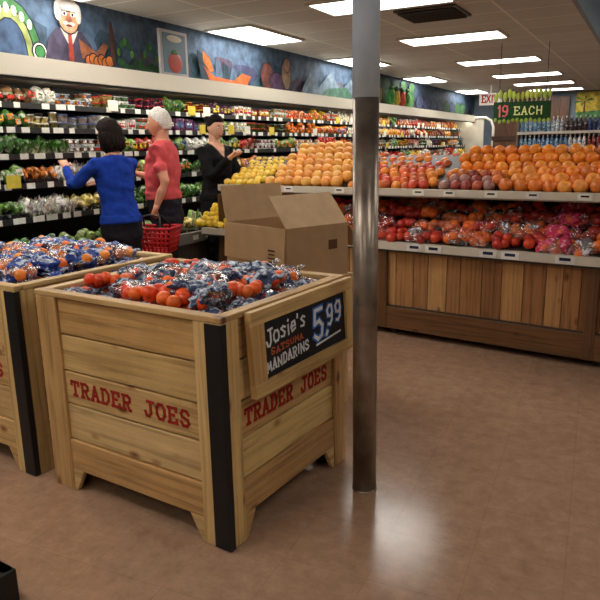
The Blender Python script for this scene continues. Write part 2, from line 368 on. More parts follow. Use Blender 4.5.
def leafy(c,w,h,d,base):
    for k in range(9):
        l=h*rnd.uniform(.6,1.1); ww=w*.22
        x=c[0]+rnd.uniform(-.3,.5)*d; y=c[1]+rnd.uniform(-.45,.45)*w; a=rnd.uniform(-.7,.7)
        dy=math.sin(a)*l*.5; dx=rnd.uniform(.1,.5)*l; z0=c[2]-h/2
        V=[(x,y-ww*.2,z0),(x,y+ww*.2,z0),(x+dx*.4,y+dy*.5+ww,z0+l*.5),(x+dx*.7,y+dy*.5,z0+l*.6),(x+dx*.4,y+dy*.5-ww,z0+l*.5),(x+dx,y+dy,z0+l)]
        cc=jit(base,.45)
        P_.add(V,[(0,1,3),(1,2,3),(0,3,4),(3,2,5),(4,3,5)],cc,0,smooth=False,cols=[jit(lin(215,220,180),.1),jit(lin(215,220,180),.1),cc,cc,cc,jit(cc,.3)])
    lump(c,(d*.36,w*.42,h*.4),base,.5,.5)
def bottle(c,r,h,col,cap):
    P_.lathe([(r*.9,0),(r,h*.05),(r,h*.6),(r*.8,h*.7),(r*.4,h*.82),(r*.4,h*.88),(r*.45,h*.88),(r*.45,h)],(c[0],c[1],c[2]),col,0,9,
      cols=[col,col,jit(col,.1),col,col,cap,cap,cap])
for ti,(z,xf) in enumerate(tiers):
    topgap=.2 if ti>=1 else .24
    y=Y0+.1
    while y<Y1-.1:
        near=y<8.2
        seg=rnd.uniform(.22,.55) if near else rnd.uniform(.3,.8)
        if near:
            kind=rnd.choice({5:['bag','clam','box','tub','clam'],4:['clam','box','tub','bag','bag'],3:['bag','bag','clam','leafy'],2:['bag','leafy','bag','tray'],1:['leafy','bag','tray','round'],0:['leafy','round','bag','clam','tray']}[ti])
            base=rnd.choice(GREEN) if rnd.random()<(.62 if ti<5 else .4) else rnd.choice(OTH)
        else:
            kind=rnd.choice(['bottle','box','bag','tub','round','bottle','clam']); base=rnd.choice(FAR)
        lab=rnd.choice(LAB); w=rnd.choice([.08,.1,.12,.15]) if kind!='bottle' else .08
        ye=min(y+seg,Y1-.1)
        while y<ye:
            for row in (0,1):
                x=xf-.09-row*.16+rnd.uniform(-.012,.012); hh=topgap*rnd.uniform(.58,.88)
                bl=lin(*base); ll=lin(*lab)
                if kind=='bag': bagp((x,y+w/2,z+hh/2),w*1.12,hh,.13,bl,ll)
                elif kind=='leafy': leafy((x,y+w/2,z+hh/2),w*1.2,hh,.16,bl)
                elif kind=='box':
                    c=jit(bl,.12); P_.box((x,y+w/2,z+hh*.4),(.12,w*.9,hh*.8),c); P_.box((x+.062,y+w/2,z+hh*.45),(.003,w*.7,hh*.35),jit(ll,.1)); P_.box((x+.065,y+w/2,z+hh*.5),(.003,w*.5,hh*.1),jit(lin(*rnd.choice(LAB)),.1))
                elif kind=='clam':
                    for q in range(max(1,int(hh/.065))):
                        zc=z+.03+q*.066
                        P_.box((x,y+w/2,zc-.018),(.12,w*.92,.022),jit(lin(200,205,200),.1)); 
                        for g in range(3): lump((x+.035,y+w*(.22+.28*g),zc+.004),(.03,w*.16,.022),bl,.3)
                        P_.box((x,y+w/2,zc+.03),(.12,w*.92,.006),jit(lin(215,220,215),.1)); P_.box((x+.064,y+w/2,zc+.012),(.004,w*.45,.026),jit(ll,.1))
                elif kind=='tray':
                    P_.box((x,y+w/2,z+.02),(.14,w*.94,.04),lin(30,34,30))
                    for g in range(5): lump((x+rnd.uniform(-.04,.05),y+w*rnd.uniform(.15,.85),z+.06+rnd.uniform(0,.05)),(.035,w*.22,.032),bl,.35)
                elif kind=='tub':
                    c=jit(bl,.12)
                    for q in (0,1): P_.lathe([(w*.36,0),(w*.44,hh*.36),(w*.46,hh*.36),(w*.46,hh*.42)],(x,y+w/2,z+q*hh*.44),c,0,10,cols=[c,c,ll,ll])
                elif kind=='round':
                    for q in range(4):
                        P_.tmpl(I2,(x+rnd.uniform(-.03,.04),y+w/2+rnd.uniform(-.03,.03),z+.035+q*.035),(.035,.036,.034),jit(bl,.25))
                else: bottle((x,y+w/2,z),w*.46,hh*1.05,jit(bl,.15),ll)
            y+=w
P_.build('packaged_produce',[mPACK])

# ---------------------------------------------------------------- stroke lettering
GL={'T':([[(0,1),(1,1)],[(.5,0),(.5,1)],[(0,1),(0,.78)],[(1,1),(1,.78)],[(.28,0),(.72,0)]]),
'R':([[(.15,0),(.15,1)],[(0,1),(.7,1),(.92,.86),(.92,.64),(.7,.5),(.15,.5)],[(.5,.5),(.85,0),(1,0)],[(0,0),(.32,0)]]),
'A':([[(.08,0),(.5,1),(.92,0)],[(.22,.34),(.78,.34)],[(-.05,0),(.22,0)],[(.78,0),(1.05,0)]]),
'D':([[(.15,0),(.15,1)],[(0,1),(.6,1),(.95,.72),(.95,.28),(.6,0),(0,0)]]),
'E':([[(.15,0),(.15,1)],[(0,1),(.92,1),(.92,.8)],[(.15,.52),(.65,.52)],[(0,0),(.95,0),(.95,.22)]]),
'J':([[(.35,1),(1,1)],[(.7,1),(.7,.22),(.5,0),(.18,0),(.02,.28)]]),
'O':([[(.3,0),(.05,.28),(.05,.72),(.3,1),(.7,1),(.95,.72),(.95,.28),(.7,0),(.3,0)]]),
'S':([[(.92,.8),(.7,1),(.28,1),(.08,.8),(.2,.58),(.8,.42),(.94,.2),(.7,0),(.28,0),(.06,.22)]]),
'o':([[(.3,0),(.1,.2),(.1,.5),(.3,.68),(.7,.68),(.9,.5),(.9,.2),(.7,0),(.3,0)]]),
's':([[(.85,.58),(.5,.7),(.2,.55),(.75,.25),(.6,.02),(.15,.1)]]),
'i':([[(.5,0),(.5,.6)],[(.48,.85),(.52,.92)]]),
'e':([[(.12,.36),(.88,.4),(.75,.66),(.35,.66),(.12,.36),(.3,.04),(.85,.1)]]),
'I':([[(.5,0),(.5,1)]]),'U':([[(.1,1),(.1,.25),(.3,0),(.7,0),(.9,.25),(.9,1)]]),
'M':([[(.02,0),(.12,1),(.5,.35),(.88,1),(.98,0)]]),'N':([[(.08,0),(.08,1),(.92,0),(.92,1)]]),
'5':([[(.9,1),(.2,1),(.12,.55),(.6,.6),(.92,.4),(.8,.08),(.4,0),(.08,.15)]]),
'9':([[(.88,.6),(.6,.42),(.2,.5),(.1,.8),(.4,1),(.8,.95),(.9,.6),(.8,.2),(.5,0),(.2,.05)]]),
"'":([[(.5,1.05),(.4,.8)]]),'.':([[(.45,0),(.55,.08)]]),'C':([[(.92,.8),(.65,1),(.3,1),(.06,.7),(.06,.3),(.3,0),(.65,0),(.92,.2)]]),
'H':([[(.1,0),(.1,1)],[(.9,0),(.9,1)],[(.1,.5),(.9,.5)]]),'X':([[(.05,0),(.95,1)],[(.05,1),(.95,0)]]),'1':([[(.3,.8),(.55,1),(.55,0)]]),' ':[]}
def letters(mb,text,O,ax,ay,n,w,h,gap,sw,col,mat=0,wob=0,th=.002):
    O=Vector(O);ax=Vector(ax).normalized();ay=Vector(ay).normalized();n=Vector(n).normalized(); x=0
    for ch in text:
        dy=rnd.uniform(-wob,wob)*h
        thin=ch in "Ii.'1"
        k=w*(.45 if thin else 1); o=.28 if thin else 0
        for st in GL[ch]:
            st=[(a+rnd.uniform(-wob,wob)*.6,b_+rnd.uniform(-wob,wob)*.6) for a,b_ in st]
            for a,b in zip(st[:-1],st[1:]):
                A=Vector(((a[0]-o)*w+x,a[1]*h+dy)); B=Vector(((b[0]-o)*w+x,b[1]*h+dy))
                d=(B-A).normalized(); q=Vector((-d.y,d.x))*sw/2; A=A-d*sw*.45; B=B+d*sw*.45
                c2=[A-q,B-q,B+q,A+q]
                mb.prism([O+ax*p.x+ay*p.y for p in c2],n,th,col,mat)
        x+=k+gap
    return x

# ---------------------------------------------------------------- wooden bins
PC=[(212,178,120),(202,165,109),(217,186,131),(195,154,100),(208,172,116)]
def pine(): return jit(lin(*rnd.choice(PC)),.07)
def crate(name,F,rotd,w,d,h=.875):
    """F: floor position of the front-right corner; local frame centred on the footprint"""
    R=Matrix.Rotation(math.radians(rotd),4,'Z')
    c=Vector((F[0],F[1],0))+R@Vector((-w/2,d/2,0))
    e=empty(name,Matrix.Translation(c)@R)
    pw=.125; pt=.03
    m=MB(); k=MB(); t=MB()
    faces=[((-w/2,-d/2),(1,0),(0,-1),w),((w/2,-d/2),(0,1),(1,0),d),((w/2,d/2),(-1,0),(0,1),w),((-w/2,d/2),(0,-1),(-1,0),d)]
    for fi,(o,a,nn,ln) in enumerate(faces):
        O=Vector((o[0],o[1],0)); A=Vector((a[0],a[1],0)); N=Vector((nn[0],nn[1],0))
        pl=pw if fi%2==0 else .095
        def bx(u0,u1,z0,z1,dep,th):
            cc=O+A*((u0+u1)/2)-N*(dep+th/2)+Vector((0,0,(z0+z1)/2))
            sz=(u1-u0,th,z1-z0) if abs(a[0])>.5 else (th,u1-u0,z1-z0)
            m.box(cc,sz,pine())
        bx(.0,pl,0,h-.022,0,pt) if fi%2==0 else bx(pt,pl,0,h-.022,0,pt)
        bx(ln-pl,ln,0,h-.022,0,pt) if fi%2==0 else bx(ln-pl,ln-pt,0,h-.022,0,pt)
        zs=[.10,.24,.40,.545,.70,h-.022]
        bx(pl,ln-pl,zs[0],zs[1]-.004,0.004,.022)
        for z0,z1 in zip(zs[1:-1],zs[2:]): bx(pl-.01,ln-pl+.01,z0,z1-.006,.014,.02)
        for s_,u in ((1,pl),(-1,ln-pl)):
            q=[O+A*u+Vector((0,0,.0))-N*.026,O+A*(u+s_*.015)+Vector((0,0,0))-N*.026,O+A*(u+s_*.07)+Vector((0,0,.1005))-N*.026,O+A*u+Vector((0,0,.1005))-N*.026]
            m.prism(q,N,.022,pine())
        cc=O+A*(ln/2)-N*.022+Vector((0,0,h-.011))
        sz=(ln+.004,.048,.022) if abs(a[0])>.5 else (.048,ln-.09,.022)
        m.box(cc,sz,pine())
        if fi%2==0:
            u=ln
            cc=O+A*(u-.033)+N*.003+Vector((0,0,h/2-.01)); k.box(cc,(.07,.006,h-.03),lin(20,20,22))
            cc=O+A*(u+.003)-N*.008+Vector((0,0,h/2-.01)); k.box(cc,(.006,.026,h-.03),lin(20,20,22))
        if fi in (0,1):
            span=ln-2*pl-.07
            cw=span/11*.70; g=span/11*.30
            letters(t,'TRADER JOES',O+A*(pl+.035)+N*-.0135+Vector((0,0,.442)),A,(0,0,1),N,cw,.058,g,.012,lin(160,44,34),0)
    m.box((0,0,h-.16),(w-.07,d-.07,.02),lin(120,90,60))
    m.build('boards',[mPINE],e,bevel=.004); k.build('corner_irons',[mBLACK],e); t.build('stencil_lettering',[mMATTE],e)
    q=MB()
    for sx in (-1,1):
        for sy in (-1,1): q.lathe([(.02,0),(.03,.01),(.03,.03),(.015,.05),(.015,.12)],(sx*(w/2-.08),sy*(d/2-.08),0),lin(30,30,30))
    q.build('feet',[mBLACK],e)
    return e,Matrix.Translation(c)@R
cA,MA=crate('wooden_fruit_bin',(-1.225,1.70),-4.5,.985,.85)
cB,MB_=crate('wooden_fruit_bin',(-2.33,1.775),-4.5,1.05,.95)

def bagpile(name,M,w,d,z0,nx,ny,mat,cols,crest=.05,prob=1.0):
    fr=MB(); sh=MB()
    for layer in range(2):
        for i in range(nx-layer):
            for j in range(ny-layer):
                cx=-w/2+w*(i+.5+layer*.5)/nx+rnd.uniform(-.02,.02); cy=-d/2+d*(j+.5+layer*.5)/ny+rnd.uniform(-.02,.02)
                cz=z0+.045+layer*crest*(1.0)+rnd.uniform(-.012,.014)
                yaw=rnd.uniform(-.9,.9)
                R=Matrix.Rotation(yaw,4,'Z')@Matrix.Rotation(rnd.uniform(-.35,.35),4,'X')@Matrix.Rotation(rnd.uniform(-.2,.2),4,'Y')
                bl=w/nx*.62; bw=d/ny*.6
                for k in range(11):
                    a=(k%5)/4*2-1; b_=(k//5)*1.2-.9
                    loc=Vector((a*bl*.72+rnd.uniform(-.01,.01),b_*bw*.38+rnd.uniform(-.01,.01),rnd.uniform(-.005,.022)))
                    loc=R@loc+Vector((cx,cy,cz)); r=rnd.uniform(.024,.03)
                    fr.tmpl(I3,loc,(r,r,r*.88),jit(lin(*rnd.choice(cols)),.1),R=rrot())
                if rnd.random()>prob: continue
                t=lumpy(I4,.34,2.6,rnd.uniform(0,90))
                sh.tmpl(t,(cx,cy,cz+.006),(bl*1.02,bw*.9,.046),(1,1,1),0,R)
                p0=R@Vector((bl*.9,0,.0))+Vector((cx,cy,cz)); p1=R@Vector((bl*1.15,.01,.03))+Vector((cx,cy,cz)); p2=R@Vector((bl*1.35,.02,.035))+Vector((cx,cy,cz))
                sh.tube([p0,p1,p2],[.03,.01,(.03,.006)],(1,1,1),0,8)
    e=empty(name,M)
    fr.build('mandarins',[mFRUIT],e); sh.build('plastic_bags',[mat],e)
MAN=[(232,86,26),(225,72,22),(236,104,32),(214,60,20)]
bagpile('bagged_mandarins',MA,.87,.73,.765,6,5,mBAG,MAN,.06,.94)
bagpile('bagged_oranges',MB_,.93,.85,.76,6,6,mBAG2,[(240,130,40),(236,112,34),(245,150,60)],.085,.92)
m=MB()
for i in range(20):
    x=rnd.uniform(-.08,.2); y=-.32+rnd.uniform(-.02,.09); m.tmpl(I3,(x,y,.870+rnd.uniform(0,.03)),(.03,.03,.027),jit(lin(*rnd.choice(MAN)),.1))
m.build('loose_mandarins',[mFRUIT],M=MA)

# chalkboard sign hung on the right side of the bin
sg=empty('chalkboard_price_sign',MA)
m=MB(); W=.985;D=.85
xs=W/2+.02; y0=-D/2+.12; y1=D/2-.0; z0=.555; z1=.868
tilt=Matrix.Translation((xs,0,z1))@Matrix.Rotation(math.radians(-3),4,'Y')@Matrix.Translation((-xs,0,-z1))
def sb(c,s,col,mat=0): m.box(c,s,col,mat,M=tilt)
fw=.05; fe=.075
sb((xs,(y0+y1)/2,z1-fw/2),(.028,y1-y0,fw),pine()); sb((xs,(y0+y1)/2,z0+fw/2),(.028,y1-y0,fw),pine())
sb((xs,y0+fe/2,(z0+z1)/2),(.027,fe,z1-z0-2*fw),pine()); sb((xs,y1-.03,(z0+z1)/2),(.027,.06,z1-z0-2*fw),pine())
sb((xs-.004,(y0+y1)/2+.0075,(z0+z1)/2),(.012,y1-y0-fe-.06+.004,z1-z0-2*fw+.004),lin(22,23,28),1)
m.build('frame_and_board',[mPINE,mCHALK],sg)
m=MB()
X=xs+.0025
Wt=lin(225,225,225);Bl=lin(60,120,200);Or=lin(190,100,60)
yl=y0+fe+.014
letters(m,"Josie's",(X,yl+.005,z0+.168),(0,1,.08),(0,0,1),(1,0,0),.039,.058,.006,.008,Wt,0,.06)
letters(m,"SATSUMA",(X,yl+.03,z0+.13),(0,1,.05),(0,0,1),(1,0,0),.024,.022,.008,.0045,Or,0,.1)
letters(m,"MANDARINS",(X,yl,z0+.072),(0,1,.06),(0,0,1),(1,0,0),.025,.036,.009,.006,Wt,0,.08)
letters(m,"5.",(X,yl+.325,z0+.105),(0,1,.05),(0,0,1),(1,0,0),.075,.12,.01,.03,Bl,0,0,.0012)
letters(m,"5.",(X+.001,yl+.325,z0+.105),(0,1,.05),(0,0,1),(1,0,0),.075,.12,.01,.015,Wt,0,0,.0016)
letters(m,"99",(X,yl+.43,z0+.145),(0,1,.05),(0,0,1),(1,0,0),.052,.08,.016,.022,Bl,0,0,.0012)
letters(m,"99",(X+.001,yl+.43,z0+.145),(0,1,.05),(0,0,1),(1,0,0),.052,.08,.016,.011,Wt,0,0,.0016)
m.prism([(X,yl+.34,z0+.08),(X,yl+.54,z0+.095),(X,yl+.54,z0+.102),(X,yl+.34,z0+.088)],(1,0,0),.002,Wt)
ob=m.build('chalk_lettering',[mMATTE],sg,M=tilt)

# low dark pallet corner at the lower-left
m=MB()
for i in range(6): m.box((-.5+.0,-.06-.12*i,.1),(1.0,.105,.022),jit(lin(120,92,60),.1))
for x in (-.95,-.5,-.05): m.box((x,-.36,.05),(.08,.72,.08),jit(lin(90,70,50),.1))
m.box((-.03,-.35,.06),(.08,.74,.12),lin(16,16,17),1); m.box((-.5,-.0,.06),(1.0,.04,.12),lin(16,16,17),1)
m.build('wooden_pallet',[mPINE,mBLACK],M=Matrix.Translation((-1.705,1.155,0))@Matrix.Rotation(math.radians(-4.5),4,'Z'),bevel=.003)

# ---------------------------------------------------------------- pillar
mSTEEL,nt,p=mk('worn_steel'); L=nt.links
tc=nt.nodes.new('ShaderNodeTexCoord'); n=nt.nodes.new('ShaderNodeTexNoise'); inp(n,Scale=9,Detail=6); L.new(tc.outputs['Object'],n.inputs['Vector'])
r=ramp(nt,[(.3,lin(118,104,92)),(.6,lin(160,146,132)),(.8,lin(186,176,164))]); L.new(n.outputs['Fac'],r.inputs['Fac']); L.new(r.outputs['Color'],p.inputs['Base Color'])
p.inputs['Metallic'].default_value=.75; p.inputs['Roughness'].default_value=.33
m=MB()
m.lathe([(.0495,0),(.0495,1.6)],(0,0,0),(1,1,1),0,40)
m.lathe([(.051,1.595),(.051,CZ)],(0,0,0),lin(200,218,236),1,40)
m.lathe([(.053,0),(.053,.004),(.05,.006)],(0,0,0),(.3,.3,.3),0,40)
m.build('support_pillar',[mSTEEL,mPAINT],M=Matrix.Translation((-.975,2.34,0)))

# ---------------------------------------------------------------- cardboard box on small stand
m=MB()
for i in range(6): m.box((0,-.2+.08*i-.0,.735),(.60,.075,.025),pine())
for sx in (-1,1):
    for sy in (-1,1): m.box((sx*.25,sy*.18,.36),(.05,.05,.72),pine())
m.box((0,-.2,.67),(.54,.02,.08),pine()); m.box((0,.2,.67),(.54,.02,.08),pine())
BR=Matrix.Rotation(math.radians(-22),4,'Z')
BC=Vector((-1.60,2.82,0))+BR@Vector((-.26,.2,0))
m.build('stock_table',[mPINE],M=Matrix.Translation(BC)@BR)
e=empty('cardboard_box',Matrix.Translation(BC+Vector((0,0,.7485)))@BR)
m=MB(); cb=lin(172,140,104); ci=lin(192,162,126)
bw,bd,bh,t=.54,.42,.275,.006
m.box((0,0,t/2),(bw,bd,t),cb)
m.box((0,-bd/2,bh/2),(bw,t,bh),cb); m.box((0,bd/2,bh/2),(bw,t,bh),cb)
m.box((-bw/2,0,bh/2),(t,bd,bh),cb); m.box((bw/2,0,bh/2),(t,bd,bh),cb)
def flap(hinge,axis,ang,size,col):
    T=Matrix.Translation(hinge)@Matrix.Rotation(ang,4,axis)
    m.box((0,0,size[2]/2),size,col,M=T)
flap((-bw/2,0,bh),'Y',math.radians(-12),(t,bd,.2),ci)
flap((bw/2,0,bh),'Y',math.radians(-42),(t,bd,.21),ci)
flap((0,bd/2,bh),'X',math.radians(-140),(bw,t,.19),ci)
flap((0,-bd/2-.004,bh),'X',math.radians(176),(bw,t,.19),cb)
for k in range(4): m.box((.17,-bd/2-.022,.16-.02*k),(.06-.01*(k%2),.002,.008),lin(90,62,44))
m.box((bw/2+.004,.1,.17),(.002,.06,.05),lin(96,66,46))
m.build('corrugated_panels',[mCARD],e)

# ---------------------------------------------------------------- produce display island
DR=Matrix.Rotation(math.radians(-8),4,'Z'); DM=Matrix.Translation((-1.0,4.45,0))@DR
disp=empty('produce_display_stand',DM)
CE=[(166,120,76),(184,136,88),(148,102,62),(190,146,98),(158,110,68),(132,88,54)]
def ced(): return jit(lin(*rnd.choice(CE)),.1)
XL,XR=-2.5,2.2
m=MB()
x=-2.2
seams=[-2.2,-.78,.72,2.2]
while x<XR:
    w=rnd.uniform(.1,.16); m.box((x+w/2,.07,.44),(w-.004,.02,.46),ced()); x+=w
for a,b_ in zip(seams[:-1],seams[1:]):
    m.box(((a+b_)/2,.045,.135),(b_-a-.02,.03,.17),jit(lin(118,80,50),.1))
    m.box(((a+b_)/2,.05,.225),(b_-a-.02,.02,.012),lin(50,34,22))
for a in seams: m.box((a,.04,.36),(.07,.03,.62),jit(lin(106,72,44),.1))
m.box((0,.75,.55),(4.6,.03,1.0),lin(90,60,36))
m.box((XL+.02,.4,.5),(.03,.68,1.05),lin(110,76,46))
m.build('cedar_skirt',[mCEDAR],disp,bevel=.003)
m=MB()
m.box((-.2,.02,.695),(4.9,.06,.055),lin(196,186,170))
m.box((-.2,.36,.66),(4.9,.7,.02),lin(60,55,50))
m.box((-.15,.1,1.085),(4.7,.05,.05),lin(198,188,170))
m.box((-.15,.42,1.06),(4.7,.66,.02),lin(150,140,125))
m.box((-.15,.70,.88),(4.7,.02,.36),lin(26,24,24),1)
m.build('shelf_rails',[mPAINT,mBLACK],disp)
m=MB()
m.prism([(XL,.13,1.07),(XL,.72,1.07),(XL,.72,1.34),(XL,.6,1.34)],(1,0,0),4.7,lin(50,46,40))
m.prism([(-2.62,.05,.72),(-2.62,.68,.67),(-2.62,.68,.9)],(1,0,0),4.8,lin(50,46,40))
for a in seams:
    for y in (.12,.66): m.box((a+.06,y,.03),(.05,.05,.06),lin(18,18,18))
m.build('sloped_bin_liners',[mBLACK],disp)
m=MB()
for x in (-2.2,-1.7,-1.2,-.52,-.28,.02,.3,.62,.95,1.3): m.box((x,.073,1.085),(.09,.004,.04),jit(lin(220,216,205),.1)); m.box((x,.0705,1.09),(.05,.002,.012),lin(40,40,40))
for x in (-2.0,-1.4,-.5,-.35,.05,.2,.55,.9,1.2): m.box((x,-.012,.695),(.12,.004,.05),jit(lin(215,212,205),.1)); m.box((x,-.0145,.70),(.07,.002,.02),lin(35,40,60))
m.build('price_labels',[mMATTE],disp)

def slope_pile(name,x0,x1,r,rows,yb,zb,dz,cols,mat=mFRUIT,tm=I3,sq=.93,jy=.006):
    m=MB(); dx=r*1.93
    n=int((x1-x0)/dx)
    for j in range(rows):
        for i in range(n):
            x=x0+r+(i+(j%2)*.5)*dx+rnd.uniform(-jy,jy)
            if x>x1: continue
            y=yb+j*r*1.65+rnd.uniform(-jy,jy); z=zb+j*dz+rnd.uniform(-jy,jy)
            m.tmpl(tm,(x,y,z),(r,r,r*sq),jit(lin(*rnd.choice(cols)),.12),R=rrot(.5))
    return m.build(name,[mat],M=DM)
OR=[(238,142,40),(242,152,52),(230,128,34),(240,136,36)]
slope_pile('lemon_pile',-2.5,-2.02,.036,8,.17,1.125,.026,[(232,190,50),(240,205,70),(220,180,40)],sq=.85)
slope_pile('grapefruit_pile',-2.02,-1.2,.05,7,.18,1.14,.046,[(238,176,84),(236,164,72),(230,154,66)])
slope_pile('peach_pile',-1.18,-.42,.04,8,.17,1.125,.028,[(214,100,40),(200,70,40),(232,140,50),(190,90,46)],jy=.012)
slope_pile('red_pear_pile',-.40,.02,.042,3,.17,1.135,.035,[(150,60,50),(180,80,50),(205,110,50),(170,120,110)])
slope_pile('orange_pile',-.40,2.15,.047,4,.36,1.2,.055,OR)
slope_pile('large_orange_pile',.04,2.15,.05,3,.17,1.14,.04,[(236,138,44),(240,150,60),(226,120,40)])
slope_pile('lemon_bin_pile',-2.78,-2.3,.036,6,.05,.755,.035,[(232,195,50),(240,210,70),(225,190,45)],sq=.85)

fr=MB(); sh=MB(); pk=MB()
x=-2.18
RED=[(178,44,30),(200,60,32),(160,36,28)];ORG=[(232,116,36),(224,98,30)];PNK=[(228,120,50),(220,96,60)]
while x<2.1:
    pinkzone=.3<x<.62
    zone=rnd.random()
    for j in range(4):
        cols=PNK if pinkzone else rnd.choice([RED,RED,ORG] if zone<.5 else [ORG,ORG,RED])
        cy=.1+j*.13; cz=.755+j*.062+rnd.uniform(-.01,.025); R=Matrix.Rotation(rnd.uniform(-.8,.8),4,'Z')@Matrix.Rotation(.35,4,'X')
        for k in range(9):
            loc=R@Vector((rnd.uniform(-.08,.08),rnd.uniform(-.05,.05),rnd.uniform(-.01,.035)))+Vector((x,cy,cz)); r=rnd.uniform(.032,.04)
            fr.tmpl(I3,loc,(r,r,r*.92),jit(lin(*rnd.choice(cols)),.12))
        tgt=pk if pinkzone else sh
        if pinkzone or rnd.random()<.5:
            tgt.tmpl(lumpy(I4,.3,2.2,rnd.uniform(0,90)),(x,cy,cz+.012),(.12,.09,.065),(1,1,1),0,R)
    x+=.165
e=empty('bagged_apples_and_oranges',DM)
fr.build('fruit',[mFRUIT],e); sh.build('clear_bags',[mBAG3],e); pk.build('pink_net_bags',[mBAGP],e)

# ---------------------------------------------------------------- far area
m=MB()
m.box((-3.1,17.2,.75),(1.1,.5,1.5),lin(96,62,40)); m.box((-3.1,16.93,1.55),(1.16,.06,.1),lin(70,44,28))
for i in range(7): m.box((-3.55+i*.15,16.94,.75),(.14,.02,1.4),jit(lin(104,68,42),.15))
m.build('wooden_service_counter',[mCEDAR])
m=MB()
m.box((-3.1,18.9,1.3),(1.9,.12,2.6),lin(92,62,44)); 
for i in range(11): m.box((-3.94+i*.165,18.83,1.3),(.155,.03,2.5),jit(lin(104,70,48),.15))
m.build('door_1',[mCEDAR])
def exitsign(x,y,z,s=1):
    e=empty('exit_sign',Matrix.Translation((x,y,z))@Matrix.Rotation(math.radians(12),4,'Z')@Matrix.Scale(s,4))
    m=MB(); m.box((0,0,0),(.42,.05,.22),lin(225,220,215)); m.tube([(0,0,.11),(0,0,(CZ-z)/s)],.01,lin(180,180,180)); m.build('housing',[mEXIT],e)
    m=MB(); letters(m,'EXIT',(-.16,-.026,-.06),(1,0,0),(0,0,1),(0,-1,0),.07,.13,.016,.022,lin(215,30,25)); m.build('lettering',[mMATTE],e)
exitsign(-3.5,15.8,2.42,1.2)
e=empty('bottle_shelf_unit')
m=MB()
X0,X1,YB=-2.35,1.2,13.2
m.box(((X0+X1)/2,YB+.25,.9),(X1-X0,.04,1.8),lin(60,66,76))
for z in (.1,.5,.9,1.28,1.6): m.box(((X0+X1)/2,YB,z),(X1-X0,.5,.03),lin(150,140,125)); m.box(((X0+X1)/2,YB-.255,z),(X1-X0,.01,.05),lin(205,200,190))
for x in (X0,(X0+X1)/2,X1): m.box((x,YB,.9),(.04,.5,1.8),lin(110,96,80))
m.build('frame',[mPAINT],e)
P_=MB()
for z in (.52,.92,1.3,1.62):
    x=X0+.06
    while x<X1-.05:
        base=rnd.choice([(60,80,130),(100,140,180),(210,215,220),(70,50,50),(120,160,190),(150,60,60),(190,200,210)])
        for k in range(rnd.randint(3,7)):
            if x>X1-.05: break
            bottle((x,YB-.15,z),.035,.27,jit(lin(*base),.15),lin(230,230,225)); x+=.078
P_.build('bottles',[mPACK],e)
m=MB(); lay[0]=0
def far(pts,col):
    lay[0]+=1; m.prism([(x,18.97-.002*lay[0],z) for x,z in pts],(0,-1,0),.004,lin(*col))
far([(-2.0,2.02),(.9,2.02),(.9,2.68),(-2.0,2.68)],(205,184,80)); far([(-2.0,2.02),(.9,2.02),(.9,2.2),(-.6,2.26),(-2.0,2.18)],(80,130,80))
for cx in (-1.8,-1.2,-.6,0,.6):
    far([(cx-.02,2.15),(cx+.03,2.15),(cx+.02,2.46),(cx-.01,2.46)],(110,74,44))
    for a in range(6):
        t=a*math.pi/3+.3; far([(cx,2.46),(cx+.2*math.cos(t)-.03,2.46+.11*math.sin(t)+.03),(cx+.26*math.cos(t),2.44+.13*math.sin(t))],(50,120,60))
m.build('far_wall_mural',[mMURAL])
e=empty('hanging_price_sign',Matrix.Translation((-1.68,9.5,1.72))@Matrix.Rotation(math.radians(12),4,'Z'))
m=MB()
m.box((0,0,.13),(.74,.03,.24),lin(34,66,36))
for i in range(13):
    x=-.34+i*.057; m.tmpl(lumpy(I2,.3,2,i),(x,0,.33+rnd.uniform(-.02,.03)),(.03,.02,.06),jit(lin(170,185,80),.3)); m.tube([(x,0,.25),(x+.01,0,.3)],.008,lin(190,185,160))
    m.tmpl(lumpy(I2,.3,2,i+20),(x,-.012,.0+rnd.uniform(-.01,.02)),(.022,.012,.03),jit(lin(140,165,66),.3))
for x in (-.3,.3): m.tube([(x,0,.3),(x,0,CZ-1.72)],.004,lin(60,60,60))
m.build('board',[mMATTE],e)
m=MB(); letters(m,'19',(-.31,-.018,.06),(1,0,0),(0,0,1),(0,-1,0),.08,.14,.015,.02,lin(225,110,120)); letters(m,'EACH',(-.1,-.018,.08),(1,0,0),(0,0,1),(0,-1,0),.07,.1,.025,.016,lin(220,228,150)); m.build('lettering',[mMATTE],e)

